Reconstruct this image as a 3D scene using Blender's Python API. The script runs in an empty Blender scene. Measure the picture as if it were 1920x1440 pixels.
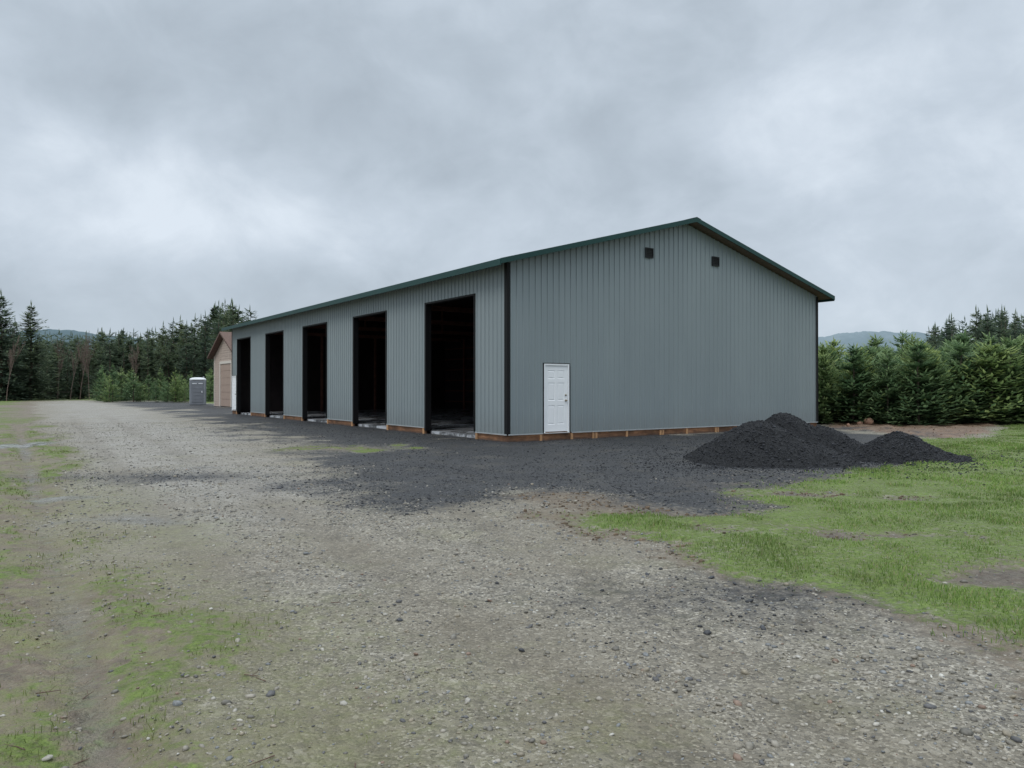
import bpy, math, random
import numpy as np
from mathutils import Vector, Matrix
random.seed(7); RNG=np.random.default_rng(7)
S=bpy.context.scene
col=S.collection
S.view_settings.view_transform='Standard'; S.view_settings.look='None'; S.view_settings.exposure=0

# ---------------------------------------------------------------- helpers
def link(o,parent=None):
    col.objects.link(o)
    if parent: o.parent=parent
    return o
def empty(name,loc,rotz=0,label=None,cat=None,group=None):
    o=bpy.data.objects.new(name,None); o.empty_display_size=.3
    o.location=loc; o.rotation_euler=(0,0,rotz); link(o)
    if label:o["label"]=label
    if cat:o["category"]=cat
    if group:o["group"]=group
    return o
class MB:
    def __init__(s): s.v=[]; s.f=[]
    def add(s,v,f):
        n=len(s.v); s.v+= [tuple(p) for p in v]; s.f+=[tuple(i+n for i in q) for q in f]
    def box(s,x0,x1,y0,y1,z0,z1):
        s.add([(x0,y0,z0),(x1,y0,z0),(x1,y1,z0),(x0,y1,z0),(x0,y0,z1),(x1,y0,z1),(x1,y1,z1),(x0,y1,z1)],
              [(0,3,2,1),(4,5,6,7),(0,1,5,4),(1,2,6,5),(2,3,7,6),(3,0,4,7)])
    def cyl(s,p0,p1,r0,r1,n=8,cap=True):
        p0=Vector(p0);p1=Vector(p1);d=(p1-p0).normalized()
        a=d.cross(Vector((0,0,1)) if abs(d.z)<.9 else Vector((1,0,0))).normalized(); b=d.cross(a)
        v=[]
        for p,r in((p0,r0),(p1,r1)):
            for i in range(n):
                t=2*math.pi*i/n; v.append(p+a*math.cos(t)*r+b*math.sin(t)*r)
        f=[(i,(i+1)%n,n+(i+1)%n,n+i) for i in range(n)]
        if cap: f+=[tuple(range(n-1,-1,-1)),tuple(range(n,2*n))]
        s.add(v,f)
    def obj(s,name,mat,parent=None,bevel=0,smooth=False):
        me=bpy.data.meshes.new(name); me.from_pydata(s.v,[],s.f); me.update()
        if mat: me.materials.append(mat)
        if smooth: me.polygons.foreach_set("use_smooth",[True]*len(me.polygons))
        o=bpy.data.objects.new(name,me); link(o,parent)
        if bevel:
            m=o.modifiers.new("bevel",'BEVEL'); m.width=bevel; m.segments=2; m.limit_method='ANGLE'
        return o
def fast_mesh(name,V,F,mat,colors=None,smooth=False):
    me=bpy.data.meshes.new(name); n=F.shape[0]; k=F.shape[1]
    me.vertices.add(len(V)); me.vertices.foreach_set("co",V.astype(np.float32).ravel())
    me.loops.add(n*k); me.loops.foreach_set("vertex_index",F.astype(np.int32).ravel())
    me.polygons.add(n); me.polygons.foreach_set("loop_start",np.arange(0,n*k,k,dtype=np.int32))
    if smooth: me.polygons.foreach_set("use_smooth",np.ones(n,dtype=bool))
    me.update(calc_edges=True)
    if colors is not None:
        a=me.attributes.new("col",'FLOAT_COLOR','POINT')
        c=np.ones((len(V),4),dtype=np.float32); c[:,:3]=colors; a.data.foreach_set("color",c.ravel())
    me.materials.append(mat)
    return me
# numpy value noise
def _h(ix,iy,seed):
    n=(ix.astype(np.int64)*374761393+iy.astype(np.int64)*668265263+seed*1442695041)&0xffffffff
    n=((n^(n>>13))*1274126177)&0xffffffff
    return ((n^(n>>16))&0xffff)/65535.0
def vn(x,y,seed=0):
    xi=np.floor(x);yi=np.floor(y);fx=x-xi;fy=y-yi
    fx=fx*fx*(3-2*fx);fy=fy*fy*(3-2*fy)
    a=_h(xi,yi,seed);b=_h(xi+1,yi,seed);c=_h(xi,yi+1,seed);d=_h(xi+1,yi+1,seed)
    return (a*(1-fx)+b*fx)*(1-fy)+(c*(1-fx)+d*fx)*fy
def fbm(x,y,sc,seed=0,oct=4):
    t=0;amp=.5;n=0
    for i in range(oct):
        t=t+amp*vn(x*sc*2**i+17.3*i,y*sc*2**i-9.1*i,seed+i);n+=amp;amp*=.5
    return t/n-.5
# ---------------------------------------------------------------- node helpers
class NT:
    def __init__(s,nt): s.t=nt; s.n=nt.nodes; s.l=nt.links
    def new(s,ty,**k):
        n=s.n.new(ty)
        for a,b in k.items(): setattr(n,a,b)
        return n
    def put(s,sock,v):
        if hasattr(v,'is_linked') : s.l.new(v,sock)
        else: sock.default_value=v
    def math(s,op,a,b=0.0,clamp=False):
        n=s.new('ShaderNodeMath',operation=op,use_clamp=clamp); s.put(n.inputs[0],a); s.put(n.inputs[1],b); return n.outputs[0]
    def mix(s,f,a,b,bt='MIX'):
        n=s.new('ShaderNodeMix',data_type='RGBA',blend_type=bt); s.put(n.inputs[0],f); s.put(n.inputs[6],a); s.put(n.inputs[7],b); return n.outputs[2]
    def noise(s,vec,scale,detail=4,rough=.55,dist=0):
        n=s.new('ShaderNodeTexNoise'); 
        if vec is not None: s.l.new(vec,n.inputs['Vector'])
        n.inputs['Scale'].default_value=scale;n.inputs['Detail'].default_value=detail;n.inputs['Roughness'].default_value=rough;n.inputs['Distortion'].default_value=dist
        return n.outputs[0]
    def vor(s,vec,scale,feature='F1'):
        n=s.new('ShaderNodeTexVoronoi',feature=feature); s.l.new(vec,n.inputs['Vector']); n.inputs['Scale'].default_value=scale; return n
    def ramp(s,f,stops,interp='LINEAR'):
        n=s.new('ShaderNodeValToRGB'); s.put(n.inputs[0],f); r=n.color_ramp; r.interpolation=interp
        while len(r.elements)<len(stops): r.elements.new(.5)
        for e,(p,c) in zip(r.elements,stops): e.position=p; e.color=(*c,1) if len(c)==3 else c
        return n.outputs[0]
    def mr(s,v,a,b,c,d,smooth=False):
        n=s.new('ShaderNodeMapRange'); n.interpolation_type='SMOOTHSTEP' if smooth else 'LINEAR'
        s.put(n.inputs[0],v)
        for i,x in zip((1,2,3,4),(a,b,c,d)): s.put(n.inputs[i],x)
        return n.outputs[0]
    def attr(s,name,out='Fac'):
        n=s.new('ShaderNodeAttribute'); n.attribute_name=name; return n.outputs[out]
    def bump(s,h,strength,dist,nrm=None):
        n=s.new('ShaderNodeBump'); s.put(n.inputs['Height'],h); n.inputs['Strength'].default_value=strength; n.inputs['Distance'].default_value=dist
        if nrm is not None: s.l.new(nrm,n.inputs['Normal'])
        return n.outputs[0]
def newmat(name):
    m=bpy.data.materials.new(name); m.use_nodes=True
    t=NT(m.node_tree); b=t.n['Principled BSDF']; return m,t,b
def pos(t,stretch=None):
    o=t.new('ShaderNodeTexCoord').outputs['Object']
    if stretch:
        mp=t.new('ShaderNodeMapping'); t.l.new(o,mp.inputs[0]); mp.inputs['Scale'].default_value=stretch; return mp.outputs[0]
    return o
def simple(name,c,rough=.6,var=.15,scale=3,metal=0,bump=0,bscale=40,stretch=None,spec=.5):
    m,t,b=newmat(name); p=pos(t,stretch)
    n=t.noise(p,scale,5,.6)
    c2=tuple(x*(1-var) for x in c); c3=tuple(min(1,x*(1+var)) for x in c)
    t.l.new(t.ramp(n,[(.3,c2),(.7,c3)]),b.inputs['Base Color'])
    b.inputs['Roughness'].default_value=rough; b.inputs['Metallic'].default_value=metal
    b.inputs['Specular IOR Level'].default_value=spec
    if bump: t.l.new(t.bump(t.noise(p,bscale,4),bump,.02),b.inputs['Normal'])
    return m

# ---------------------------------------------------------------- camera
EYE=1.6
cd=bpy.data.cameras.new("camera"); cam=bpy.data.objects.new("camera",cd); link(cam)
cam.location=(0,0,EYE); cam.rotation_euler=(math.radians(90.28),0,0)
cd.sensor_width=36; cd.lens=27.04; cd.clip_end=5000; cd.clip_start=.05
S.camera=cam
# image pixel coordinates projected from the camera onto flat ground
def G(u,v):
    Y=2307/(v-727); return ((u-960)/1442*Y,Y)
def poly(l): return [G(*p) for p in l]
def sd(x,y,P):
    P=np.array(P);d=np.full(x.shape,1e9);ins=np.zeros(x.shape,bool);n=len(P)
    for i in range(n):
        ax,ay=P[i];bx,by=P[(i+1)%n]
        ex,ey=bx-ax,by-ay; t=np.clip(((x-ax)*ex+(y-ay)*ey)/(ex*ex+ey*ey+1e-9),0,1)
        d=np.minimum(d,np.hypot(x-ax-t*ex,y-ay-t*ey))
        c=((ay>y)!=(by>y))&(x<(bx-ax)*(y-ay)/(by-ay+1e-12)+ax); ins^=c
    return np.where(ins,d,-d)
def line_d(x,y,P):
    d=np.full(x.shape,1e9)
    for i in range(len(P)-1):
        ax,ay=P[i];bx,by=P[i+1]; ex,ey=bx-ax,by-ay; t=np.clip(((x-ax)*ex+(y-ay)*ey)/(ex*ex+ey*ey+1e-9),0,1)
        d=np.minimum(d,np.hypot(x-ax-t*ex,y-ay-t*ey))
    return d
def blob(x,y,u,v,rx,ry):
    c=G(u,v); return (1-np.hypot((x-c[0])/rx,(y-c[1])/ry))*min(rx,ry)

P_dark=poly([(215,752),(330,753),(440,760),(600,778),(893,812),(955,822),(1330,806),(1540,794),(1600,802),(1690,830),(1790,862),(1700,884),(1600,894),(1440,904),(1330,908),(1395,935),(1415,950),(1330,962),(1240,945),(1130,922),(1040,918),(960,925),(900,955),(760,955),(640,922),(600,897),(640,880),(560,862),(520,850),(540,830),(440,800),(330,772)])
P_right=poly([(1070,962),(1130,985),(1210,1005),(1290,1035),(1370,1052),(1450,1085),(1520,1105),(1640,1140),(1760,1175),(1900,1205),(2100,1260),(2600,1420)])+[(9,2),(60,0),(300,0),(300,33),(40,33.5)]+poly([(1880,797),(1850,822),(1760,822),(1690,826),(1600,860),(1440,890),(1350,925),(1410,950),(1400,968),(1250,975),(1150,962)])
P_farR=[(15,33.5),(60,33),(300,30),(600,800),(-600,800),(-130,128),(-48,98),(-36,90),(-31,78),(-22,70),(-10,58)]
P_verge=poly([(72,750),(58,765),(82,800),(130,900),(185,1000),(240,1100),(320,1200),(460,1440)])+[(-.7,1.5),(-.6,-20),(-400,-20),(-400,120),(-75,118)]
P_farL=[(-60,92),(-44,62),(-36,48),(-60,42),(-400,20),(-400,130),(-72,130)]
P_soil=poly([(1535,790),(1870,790),(1870,806),(1820,820),(1740,824),(1700,815),(1600,806),(1540,803)])
P_mud=poly([(930,925),(1010,918),(1130,922),(1240,935),(1300,955),(1420,965),(1390,980),(1250,985),(1200,1000),(1100,975),(1020,955)])
P_pale=poly([(90,749),(215,751),(330,785),(450,820),(560,868),(600,910),(520,965),(360,1000),(250,960),(170,880),(110,800)])
T1=poly([(1300,1440),(900,1180),(640,1010),(440,900),(270,815),(165,765),(130,752)])
T2=poly([(700,1440),(480,1160),(340,1000),(230,880),(150,800),(118,762),(105,752)])
T3=poly([(1700,1440),(1200,1130),(900,980),(760,900),(700,850),(560,800)])
R1=poly([(200,1440),(130,1150),(75,950),(50,850),(30,790)])
def fields(x,y):
    w=np.clip(np.hypot(x,y)/14,.35,3)
    n1=fbm(x,y,.55,11,5); n2=fbm(x,y,1.6,23,4); n4=fbm(x,y,3.2,57,3)
    # noise drawn out along the run of the drive
    al=-.54*x+.84*y; ac=.84*x+.54*y
    n5=fbm(al*.28,ac,1.25,71,5); n6=fbm(al*.45,ac,3.4,83,3)
    dk=sd(x,y,P_dark)+(n1*2.6+n2*1.6)*w
    dk=np.maximum(dk,blob(x,y,1450,1112,.75,.32)+n2*.5)
    dk=np.maximum(dk,blob(x,y,300,892,1.6,.5)+n2*.9)
    strip=blob(x,y,640,840,1.9,1.3)+n2*2.2+n4*.8-.3
    dk=np.minimum(dk,-strip)
    gr=sd(x,y,P_right)+(n1*1.5+n2*1.5+n4*.7)*.8
    hole=np.maximum(blob(x,y,1520,925,1.2,.33),blob(x,y,1890,1085,.65,.55)); hole=np.maximum(hole,blob(x,y,1330,905,.8,.3))
    hole=np.maximum(hole,blob(x,y,1640,1000,.5,.1))
    hole=hole+n2*1.1+n4*.9-.08
    gr=np.minimum(gr,-hole)
    fr=sd(x,y,P_farR)+n1*3
    gr=np.maximum(gr,fr)
    gr=np.minimum(gr,np.where(np.hypot(x-6,y-17)<8,.15-dk+n4*.6,9))
    vg=sd(x,y,P_verge)+(n1*1.4+n5*1.5)
    patch=n5*1.7+n6*1.0+n4*1.2-.09
    rut=np.clip(1-np.abs(line_d(x,y,R1))/.28,0,1)+n2*.5
    vgr=np.minimum(vg,np.minimum(patch,.25-rut*.6))
    fl=sd(x,y,P_farL)+n1*5
    gr=np.maximum(gr,np.maximum(vgr,fl))
    st=np.minimum(strip, n2*1.5+n4*1.4-.14); gr=np.maximum(gr,st)
    soil=sd(x,y,P_soil)
    mud=np.maximum(sd(x,y,P_mud)+n2*1.0, vg+.1)
    edge=.35-np.abs(gr+.15)
    mud=np.maximum(mud,np.where((x>0)&(y<20),edge+n4*.5-.05,-2))
    mud=np.maximum(mud,soil+n1*1.4); mud=np.maximum(mud,hole+.15); mud=np.maximum(mud,strip)
    gr=np.minimum(gr,np.where(soil>-2,-(soil+n1*2.5),9))
    moss=(sd(x,y,P_verge)+1.5)/1.6+n1*1.8
    moss=np.where(y<9,moss,moss-(y-9)*.05)
    moss=np.maximum(moss,(blob(x,y,1070,1100,.4,.2)+n4*.6)*2.2)
    wet=np.maximum(blob(x,y,235,968,.50,.30),blob(x,y,50,835,.6,1.5)); wet=np.maximum(wet,blob(x,y,100,930,.35,.2))+n2*.7
    wet=np.maximum(wet,np.where(y<25,rut*.5-.42+n5*.5,-1))
    wet=np.maximum(wet,blob(x,y,380,875,.5,.25)+n2*.6)
    pale=sd(x,y,P_pale)/2+n1*1.4
    tr=np.minimum(np.minimum(line_d(x,y,T1),line_d(x,y,T2)),line_d(x,y,T3)+.1)
    track=np.clip(1-tr/.55,0,1)+n2*.5
    return dict(dark=np.clip(dk,-2,2),grass=np.clip(gr,-2,2),mud=np.clip(mud,-2,2),moss=np.clip(moss,-1,2),wet=np.clip(wet,-1,1),
                pale=np.clip(pale,-1,1),soil=np.clip(soil+n1*2,-1,1),track=track,rut=rut,damp=np.clip(hole*2+.3,0,1))
TH=math.radians(34.5); CU,SU=math.cos(TH),math.sin(TH); CX,CY=-.13,22.7
def barn_local(x,y):
    dx,dy=x-CX,y-CY; return dx*CU+dy*SU,-dx*SU+dy*CU
def height(x,y):
    s,t=barn_local(x,y)
    ex=np.maximum(np.maximum(-s,s-15.24),np.maximum(-t,t-30.48))
    k=np.clip(ex/1.5,0,1)
    h=fbm(x,y,.35,5,4)*.11+fbm(x,y,1.7,8,3)*.045
    f=fields(x,y)
    h=h+np.clip(f['grass'],0,.4)*.06*k+np.where(f['mud']>0,fbm(x,y,5,66,3)*.06,0)*k-np.clip(f['track'],0,1)*.02-np.clip(f['rut'],0,1)*.05*(y<40)
    h=h+np.where(f['soil']>0,np.abs(fbm(x,y,1.0,67,4))*.3,0)
    return h*(.15+.85*k)-.01

# ---------------------------------------------------------------- ground
def axis(lo,hi,step,far_lo,far_hi,g=1.13):
    a=list(np.arange(lo,hi+1e-6,step)); s=step;p=hi
    while p<far_hi: s*=g;p+=s;a.append(p)
    s=step;p=lo;b=[]
    while p>far_lo: s*=g;p-=s;b.append(p)
    return np.array(b[::-1]+a)
ax=axis(-20,26,.12,-1800,1800); ay=axis(1,36,.12,-40,2400)
X,Y=np.meshgrid(ax,ay); xs,ys=X.ravel(),Y.ravel()
Z=height(xs,ys); nx,ny=len(ax),len(ay)
idx=np.arange(nx*ny).reshape(ny,nx)
F=np.stack([idx[:-1,:-1],idx[:-1,1:],idx[1:,1:],idx[1:,:-1]],-1).reshape(-1,4)
gm,t,b=newmat("ground_material")
p=pos(t)
big=t.noise(p,.35,4); fine=t.noise(p,9,4,.65); mid=t.noise(p,2.2,5,.65)
v1=t.vor(p,65); v2=t.vor(p,28)
def sep(c):
    n=t.new('ShaderNodeSeparateColor'); t.l.new(c,n.inputs[0]); return n.outputs
r1=sep(v1.outputs['Color'])[0]; r2=sep(v2.outputs['Color'])[1]
gcol=t.ramp(r1,[(0,(.095,.087,.07)),(.3,(.17,.156,.127)),(.6,(.225,.208,.17)),(.85,(.29,.27,.225)),(1,(.46,.435,.375))])
gcol2=t.ramp(r2,[(0,(.12,.113,.098)),(.5,(.195,.18,.148)),(.9,(.28,.26,.217)),(1,(.40,.38,.335))])
selb=t.mr(sep(v2.outputs['Color'])[2],.76,.78,0,1)
grav=t.mix(selb,gcol,gcol2)
grav=t.mix(1,grav,t.ramp(mid,[(.3,(.74,.73,.70)),(.5,(.99,.98,.96)),(.7,(1.22,1.22,1.20))]),'MULTIPLY')
grav=t.mix(t.mr(big,.42,.62,0,.5),grav,(.19,.165,.115,1))
fadj=t.math('MULTIPLY',t.math('SUBTRACT',fine,.5),.9)
def mask(name,w=.12,amp=1.0):
    return t.mr(t.math('ADD',t.attr(name),t.math('MULTIPLY',fadj,amp)),-w,w,0,1,True)
palec=t.mix(1,(.30,.29,.27,1),t.ramp(fine,[(.25,(.64,.63,.60)),(.5,(1,1,1)),(.75,(1.27,1.27,1.27))]),'MULTIPLY')
palec=t.mix(1,palec,t.ramp(t.noise(p,.9,6,.7),[(.3,(.70,.69,.66)),(.55,(1.05,1.05,1.05))]),'MULTIPLY')
palec=t.mix(1,palec,t.ramp(r2,[(0,(.72,.72,.72)),(1,(1.22,1.22,1.22))]),'MULTIPLY')
grav=t.mix(t.math('MULTIPLY',t.mr(t.math('ADD',t.attr('pale'),fadj),-.5,.9,0,1,True),.6),grav,palec)
grav=t.mix(t.math('MULTIPLY',t.mr(t.attr('track'),.2,1.0,0,1,True),.42),grav,t.mix(1,grav,(.62,.58,.52,1),'MULTIPLY'))
mossc=t.ramp(fine,[(.3,(.125,.115,.06)),(.5,(.165,.162,.07)),(.75,(.19,.21,.075))])
c=t.mix(t.math('MULTIPLY',t.mr(t.math('ADD',t.attr('moss'),fadj),0,1.2,0,1,True),.6),grav,mossc)
c=t.mix(t.math('MULTIPLY',t.mr(t.noise(p,.8,6,.7),.5,.68,0,1,True),.25),c,mossc)
mudc=t.ramp(t.noise(p,5,6,.7),[(.25,(.065,.050,.035)),(.5,(.14,.108,.074)),(.75,(.225,.185,.135))])
mudc=t.mix(t.math('MULTIPLY',t.attr('damp'),.8),mudc,t.ramp(t.noise(p,6,6,.7),[(.3,(.035,.026,.02)),(.7,(.105,.08,.058))]))
mudc=t.mix(mask('soil',.3),mudc,t.ramp(t.noise(p,1.6,6,.7),[(.3,(.075,.042,.026)),(.5,(.15,.088,.055)),(.7,(.22,.14,.09))]))
mossy=t.mr(t.math('ADD',t.noise(p,1.3,5,.65),t.math('MULTIPLY',fadj,.5)),.40,.58,0,.75,True)
mudc=t.mix(t.math('MULTIPLY',mossy,t.mr(t.attr('moss'),.5,1.2,0,1)),mudc,mossc)
mm=t.math('MULTIPLY',mask('mud',.3,1.3),t.mr(t.noise(p,14,3),.35,.6,.6,1))
c=t.mix(mm,c,mudc)
dcol=t.ramp(r1,[(0,(.008,.009,.0105)),(.5,(.018,.020,.0235)),(.88,(.034,.037,.043)),(1,(.10,.10,.11))])
dcol=t.mix(1,dcol,t.ramp(mid,[(.3,(.65,.65,.65)),(.7,(1.45,1.44,1.42))]),'MULTIPLY')
dm=mask('dark',.8,3.0)
dcov=t.math('MULTIPLY',dm,t.mr(t.noise(p,1.1,5,.65),.3,.5,.80,.98))
c=t.mix(dcov,c,dcol)
gcl=t.ramp(t.noise(p,22,4,.7),[(.25,(.055,.075,.02)),(.5,(.11,.165,.038)),(.8,(.185,.255,.066))])
gcl=t.mix(1,gcl,t.ramp(mid,[(.3,(.85,.78,.7)),(.7,(1.15,1.15,1.05))]),'MULTIPLY')
gmk=t.math('MULTIPLY',mask('grass',.25,1.8),t.mr(t.noise(p,17,4,.7),.33,.52,.4,1,True))
c=t.mix(gmk,c,gcl)
wm=mask('wet',.2,.4)
c=t.mix(t.math('MULTIPLY',wm,.6),c,(.10,.092,.08,1))
t.l.new(c,b.inputs['Base Color'])
ro=t.mix(gmk,t.mix(dm,(.58,.58,.58,1),(.64,.64,.64,1)),(.85,.85,.85,1)); ro=t.mix(wm,ro,(.12,.12,.12,1))
t.l.new(ro,b.inputs['Roughness'])
b.inputs['Specular IOR Level'].default_value=.45
hh=t.math('SUBTRACT',1,v1.outputs['Distance']); hh2=t.math('SUBTRACT',1,v2.outputs['Distance'])
hs=t.math('ADD',t.math('MULTIPLY',hh,.45),t.math('MULTIPLY',hh2,.4)); hs=t.math('ADD',hs,t.math('MULTIPLY',t.noise(p,30,5,.7),.8))
hs=t.math('ADD',hs,t.math('MULTIPLY',t.noise(p,7,3,.6),1.6)); hs=t.math('ADD',hs,t.math('MULTIPLY',mid,3))
hs=t.math('MULTIPLY',hs,t.math('SUBTRACT',1,t.math('MULTIPLY',wm,.95)))
t.l.new(t.bump(hs,.75,.03),b.inputs['Normal'])
me=fast_mesh("ground",np.stack([xs,ys,Z],1),F,gm,smooth=True)
fl=fields(xs,ys)
for k_,v_ in fl.items():
    a=me.attributes.new(k_,'FLOAT','POINT'); a.data.foreach_set("value",v_.astype(np.float32))
g=bpy.data.objects.new("ground",me); link(g); g["kind"]="structure"

# ---------------------------------------------------------------- pebbles
def colmat(name,rough=.55,trans=0,nb=0,spec=.5):
    m,t,b=newmat(name); c=t.attr('col','Color')
    if nb:
        n=t.noise(pos(t),nb,3); c=t.mix(1,c,t.ramp(n,[(.3,(.75,.75,.75)),(.7,(1.25,1.25,1.25))]),'MULTIPLY')
    t.l.new(c,b.inputs['Base Color']); b.inputs['Roughness'].default_value=rough; b.inputs['Specular IOR Level'].default_value=spec
    if trans:
        tr=t.new('ShaderNodeBsdfTranslucent'); t.l.new(c,tr.inputs[0]); mx=t.new('ShaderNodeMixShader'); mx.inputs[0].default_value=trans
        t.l.new(b.outputs[0],mx.inputs[1]); t.l.new(tr.outputs[0],mx.inputs[2]); t.l.new(mx.outputs[0],t.n['Material Output'].inputs[0])
    return m
ph=(1+5**.5)/2
ICO=np.array([(-1,ph,0),(1,ph,0),(-1,-ph,0),(1,-ph,0),(0,-1,ph),(0,1,ph),(0,-1,-ph),(0,1,-ph),(ph,0,-1),(ph,0,1),(-ph,0,-1),(-ph,0,1)])/math.hypot(1,ph)
ICF=np.array([(0,11,5),(0,5,1),(0,1,7),(0,7,10),(0,10,11),(1,5,9),(5,11,4),(11,10,2),(10,7,6),(7,1,8),(3,9,4),(3,4,2),(3,2,6),(3,6,8),(3,8,9),(4,9,5),(2,4,11),(6,2,10),(8,6,7),(9,8,1)])
def stones(P,R,C,jit=.15,flat=.6,rng=RNG):
    n=len(P); sc=R[:,None]*np.stack([rng.uniform(.75,1.35,n),rng.uniform(.65,1.1,n),rng.uniform(.75,1.15,n)*flat],1)
    V=ICO[None]*(1+rng.uniform(-jit,jit,(n,12,1)))*sc[:,None,:]
    a=rng.uniform(0,6.28,n);ca,sa=np.cos(a)[:,None],np.sin(a)[:,None]
    ti=rng.normal(0,.25,n)[:,None]
    z=V[:,:,2]+V[:,:,0]*ti
    V=np.stack([V[:,:,0]*ca-V[:,:,1]*sa,V[:,:,0]*sa+V[:,:,1]*ca,z],2)+P[:,None,:]
    Fc=(ICF[None]+(np.arange(n)*12)[:,None,None]).reshape(-1,3)
    return V.reshape(-1,3),Fc,np.repeat(C,12,axis=0)
def stone_cols(n,dark):
    pal=np.array([(.14,.132,.112),(.21,.195,.162),(.27,.25,.21),(.165,.175,.18),(.24,.212,.16),(.34,.325,.285),(.09,.09,.092),(.20,.14,.105),(.46,.45,.41)])
    c=pal[RNG.choice(9,n,p=[.2,.2,.16,.12,.13,.08,.08,.02,.01])]*RNG.uniform(.8,1.15,(n,1))
    d=np.array([(.022,.024,.028)])*RNG.uniform(.5,2.2,(n,1))
    return np.where(dark[:,None],d,c)
N=130000
py=RNG.uniform(2.0,16,N); px=RNG.uniform(-1,1,N)*(.72*py+.9)
f=fields(px,py)
keep=(f['grass']+RNG.normal(0,.12,N)<.02)&((f['mud']<RNG.uniform(-.2,.6,N))|(RNG.random(N)<.18))&((f['moss']<RNG.uniform(0,1.7,N))|(RNG.random(N)<.25))&(f['wet']<0)
clump=fbm(px,py,1.3,91,4); keep&=(clump+RNG.uniform(-.3,.45,N)>0)&(f['track']<RNG.uniform(.1,1.2,N))
px,py=px[keep],py[keep]; n=len(px)
R=np.clip(RNG.lognormal(math.log(.0066),.5,n),.0035,.034)*np.where(py>8,1.2,1)
dk=fields(px,py)['dark']+RNG.normal(0,.6,n)>0
V,Fc,C=stones(np.stack([px,py,height(px,py)+R*.12],1),R,stone_cols(n,dk))
peb=colmat("pebble_material",.5,nb=60,spec=.45)
o=bpy.data.objects.new("gravel",fast_mesh("gravel",V,Fc,peb,C,True)); link(o); o["kind"]="stuff"
N=46000
py=RNG.uniform(9,36,N); px=RNG.uniform(-22,9,N)
NS=8000
q=RNG.integers(0,3,NS); pc=np.array([(5.3,16.6),(7.0,19.4),(8.6,17.1)])[q]; rr=RNG.gamma(3,.5,NS)+.4; aa=RNG.uniform(0,6.28,NS)
sx=pc[:,0]+np.cos(aa)*rr*1.1; sy=pc[:,1]+np.sin(aa)*rr*.9
spill=np.concatenate([np.zeros(N,bool),np.ones(NS,bool)])
px=np.concatenate([px,sx]); py=np.concatenate([py,sy]); M=len(px)
s_,t_=barn_local(px,py)
f=fields(px,py); dkm=(f['dark']+RNG.normal(0,.8,M)>.0)|spill
keep=~((s_>-.1)&(t_>-.1))&(((f['grass']<0)&(f['mud']<.1))|spill)
px,py,dkm,spill=px[keep],py[keep],dkm[keep],spill[keep]; n=len(px); R=np.clip(RNG.lognormal(math.log(.0105),.4,n),.006,.030)*np.where(spill,1.15,np.where(dkm,1,1.1))
V,Fc,C=stones(np.stack([px,py,height(px,py)+R*np.where(spill,.4,.1)],1),R,np.where(dkm[:,None],np.array([(.019,.021,.025)])*RNG.uniform(.4,2.3,(n,1)),np.array([(.215,.205,.18)])*RNG.uniform(.4,1.35,(n,1))),.3,.6)
crm=colmat("crushed_rock_material",.72,nb=60,spec=.28)
o=bpy.data.objects.new("crushed_rock",fast_mesh("crushed_rock",V,Fc,crm,C,False)); link(o); o["kind"]="stuff"
N=7000
py=np.concatenate([RNG.uniform(7,15,N),RNG.uniform(20,37,1500)]); px=np.concatenate([RNG.uniform(-.5,7,N),RNG.uniform(11,24,1500)])
f=fields(px,py); keep=((f['mud']>.05)&(f['grass']<.05)&(f['dark']<0))&((py<16)|(f['soil']>-.1))
px,py=px[keep],py[keep]; n=len(px); R=np.clip(RNG.lognormal(math.log(.014),.5,n),.006,.045)*np.where(py>16,1.5,1)
V,Fc,C=stones(np.stack([px,py,height(px,py)],1),R,np.where((py>16)[:,None],np.array([(.13,.08,.052)]),np.array([(.12,.09,.062)]))*RNG.uniform(.5,1.4,(n,1)),.35,.65)
cm=colmat("soil_clod_material",.85,nb=30,spec=.3)
o=bpy.data.objects.new("soil_clods",fast_mesh("soil_clods",V,Fc,cm,C,False)); link(o); o["kind"]="stuff"

# ---------------------------------------------------------------- grass blades
def blades(name,bx,by,hgt,wid,green):
    n=len(bx); z=height(bx,by)-.005
    a=RNG.uniform(0,6.28,n); la=RNG.uniform(0,6.28,n); lean=RNG.uniform(.1,.9,n)*hgt
    dx,dy=np.cos(a)*wid/2,np.sin(a)*wid/2
    B=np.stack([bx,by,z],1); o=np.stack([dx,dy,0*dx],1)
    ld=np.stack([np.cos(la),np.sin(la),0*la],1)
    mid=B+ld*(lean*.3)[:,None]; mid[:,2]+=hgt*.6
    tip=B+ld*lean[:,None]; tip[:,2]+=hgt*RNG.uniform(.75,1,n)
    V=np.stack([B-o,B+o,mid+o*.8,mid-o*.8,tip],1).reshape(-1,3)
    i=(np.arange(n)*5)[:,None]
    Fc=np.concatenate([i+np.array([[0,1,2]]),i+np.array([[0,2,3]]),i+np.array([[3,2,4]])])
    C=np.repeat(green,5,axis=0)
    o=bpy.data.objects.new(name,fast_mesh(name,V,Fc,grm,C)); link(o); o["kind"]="stuff"; return o
grm=colmat("grass_material",.6,.35)
N=340000
by=4+RNG.random(N)**1.25*30; bx=RNG.uniform(0,1,N)*(.8*by+2.5)-.3
f=fields(bx,by); tuft=fbm(bx,by,2.4,77,3)+fbm(bx,by,.6,78,3)*.8
keep=(f['grass']+RNG.normal(0,.22,N)>.05)&(tuft+RNG.uniform(-.25,.5,N)>0)
bx,by,tuft=bx[keep],by[keep],tuft[keep]; n=len(bx)
h=np.clip(.028+tuft*.10,.012,.11)*RNG.uniform(.6,1.25,n)*np.clip(by/9,.9,1.3); w=.006*np.clip(by/7,1,3)
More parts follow.
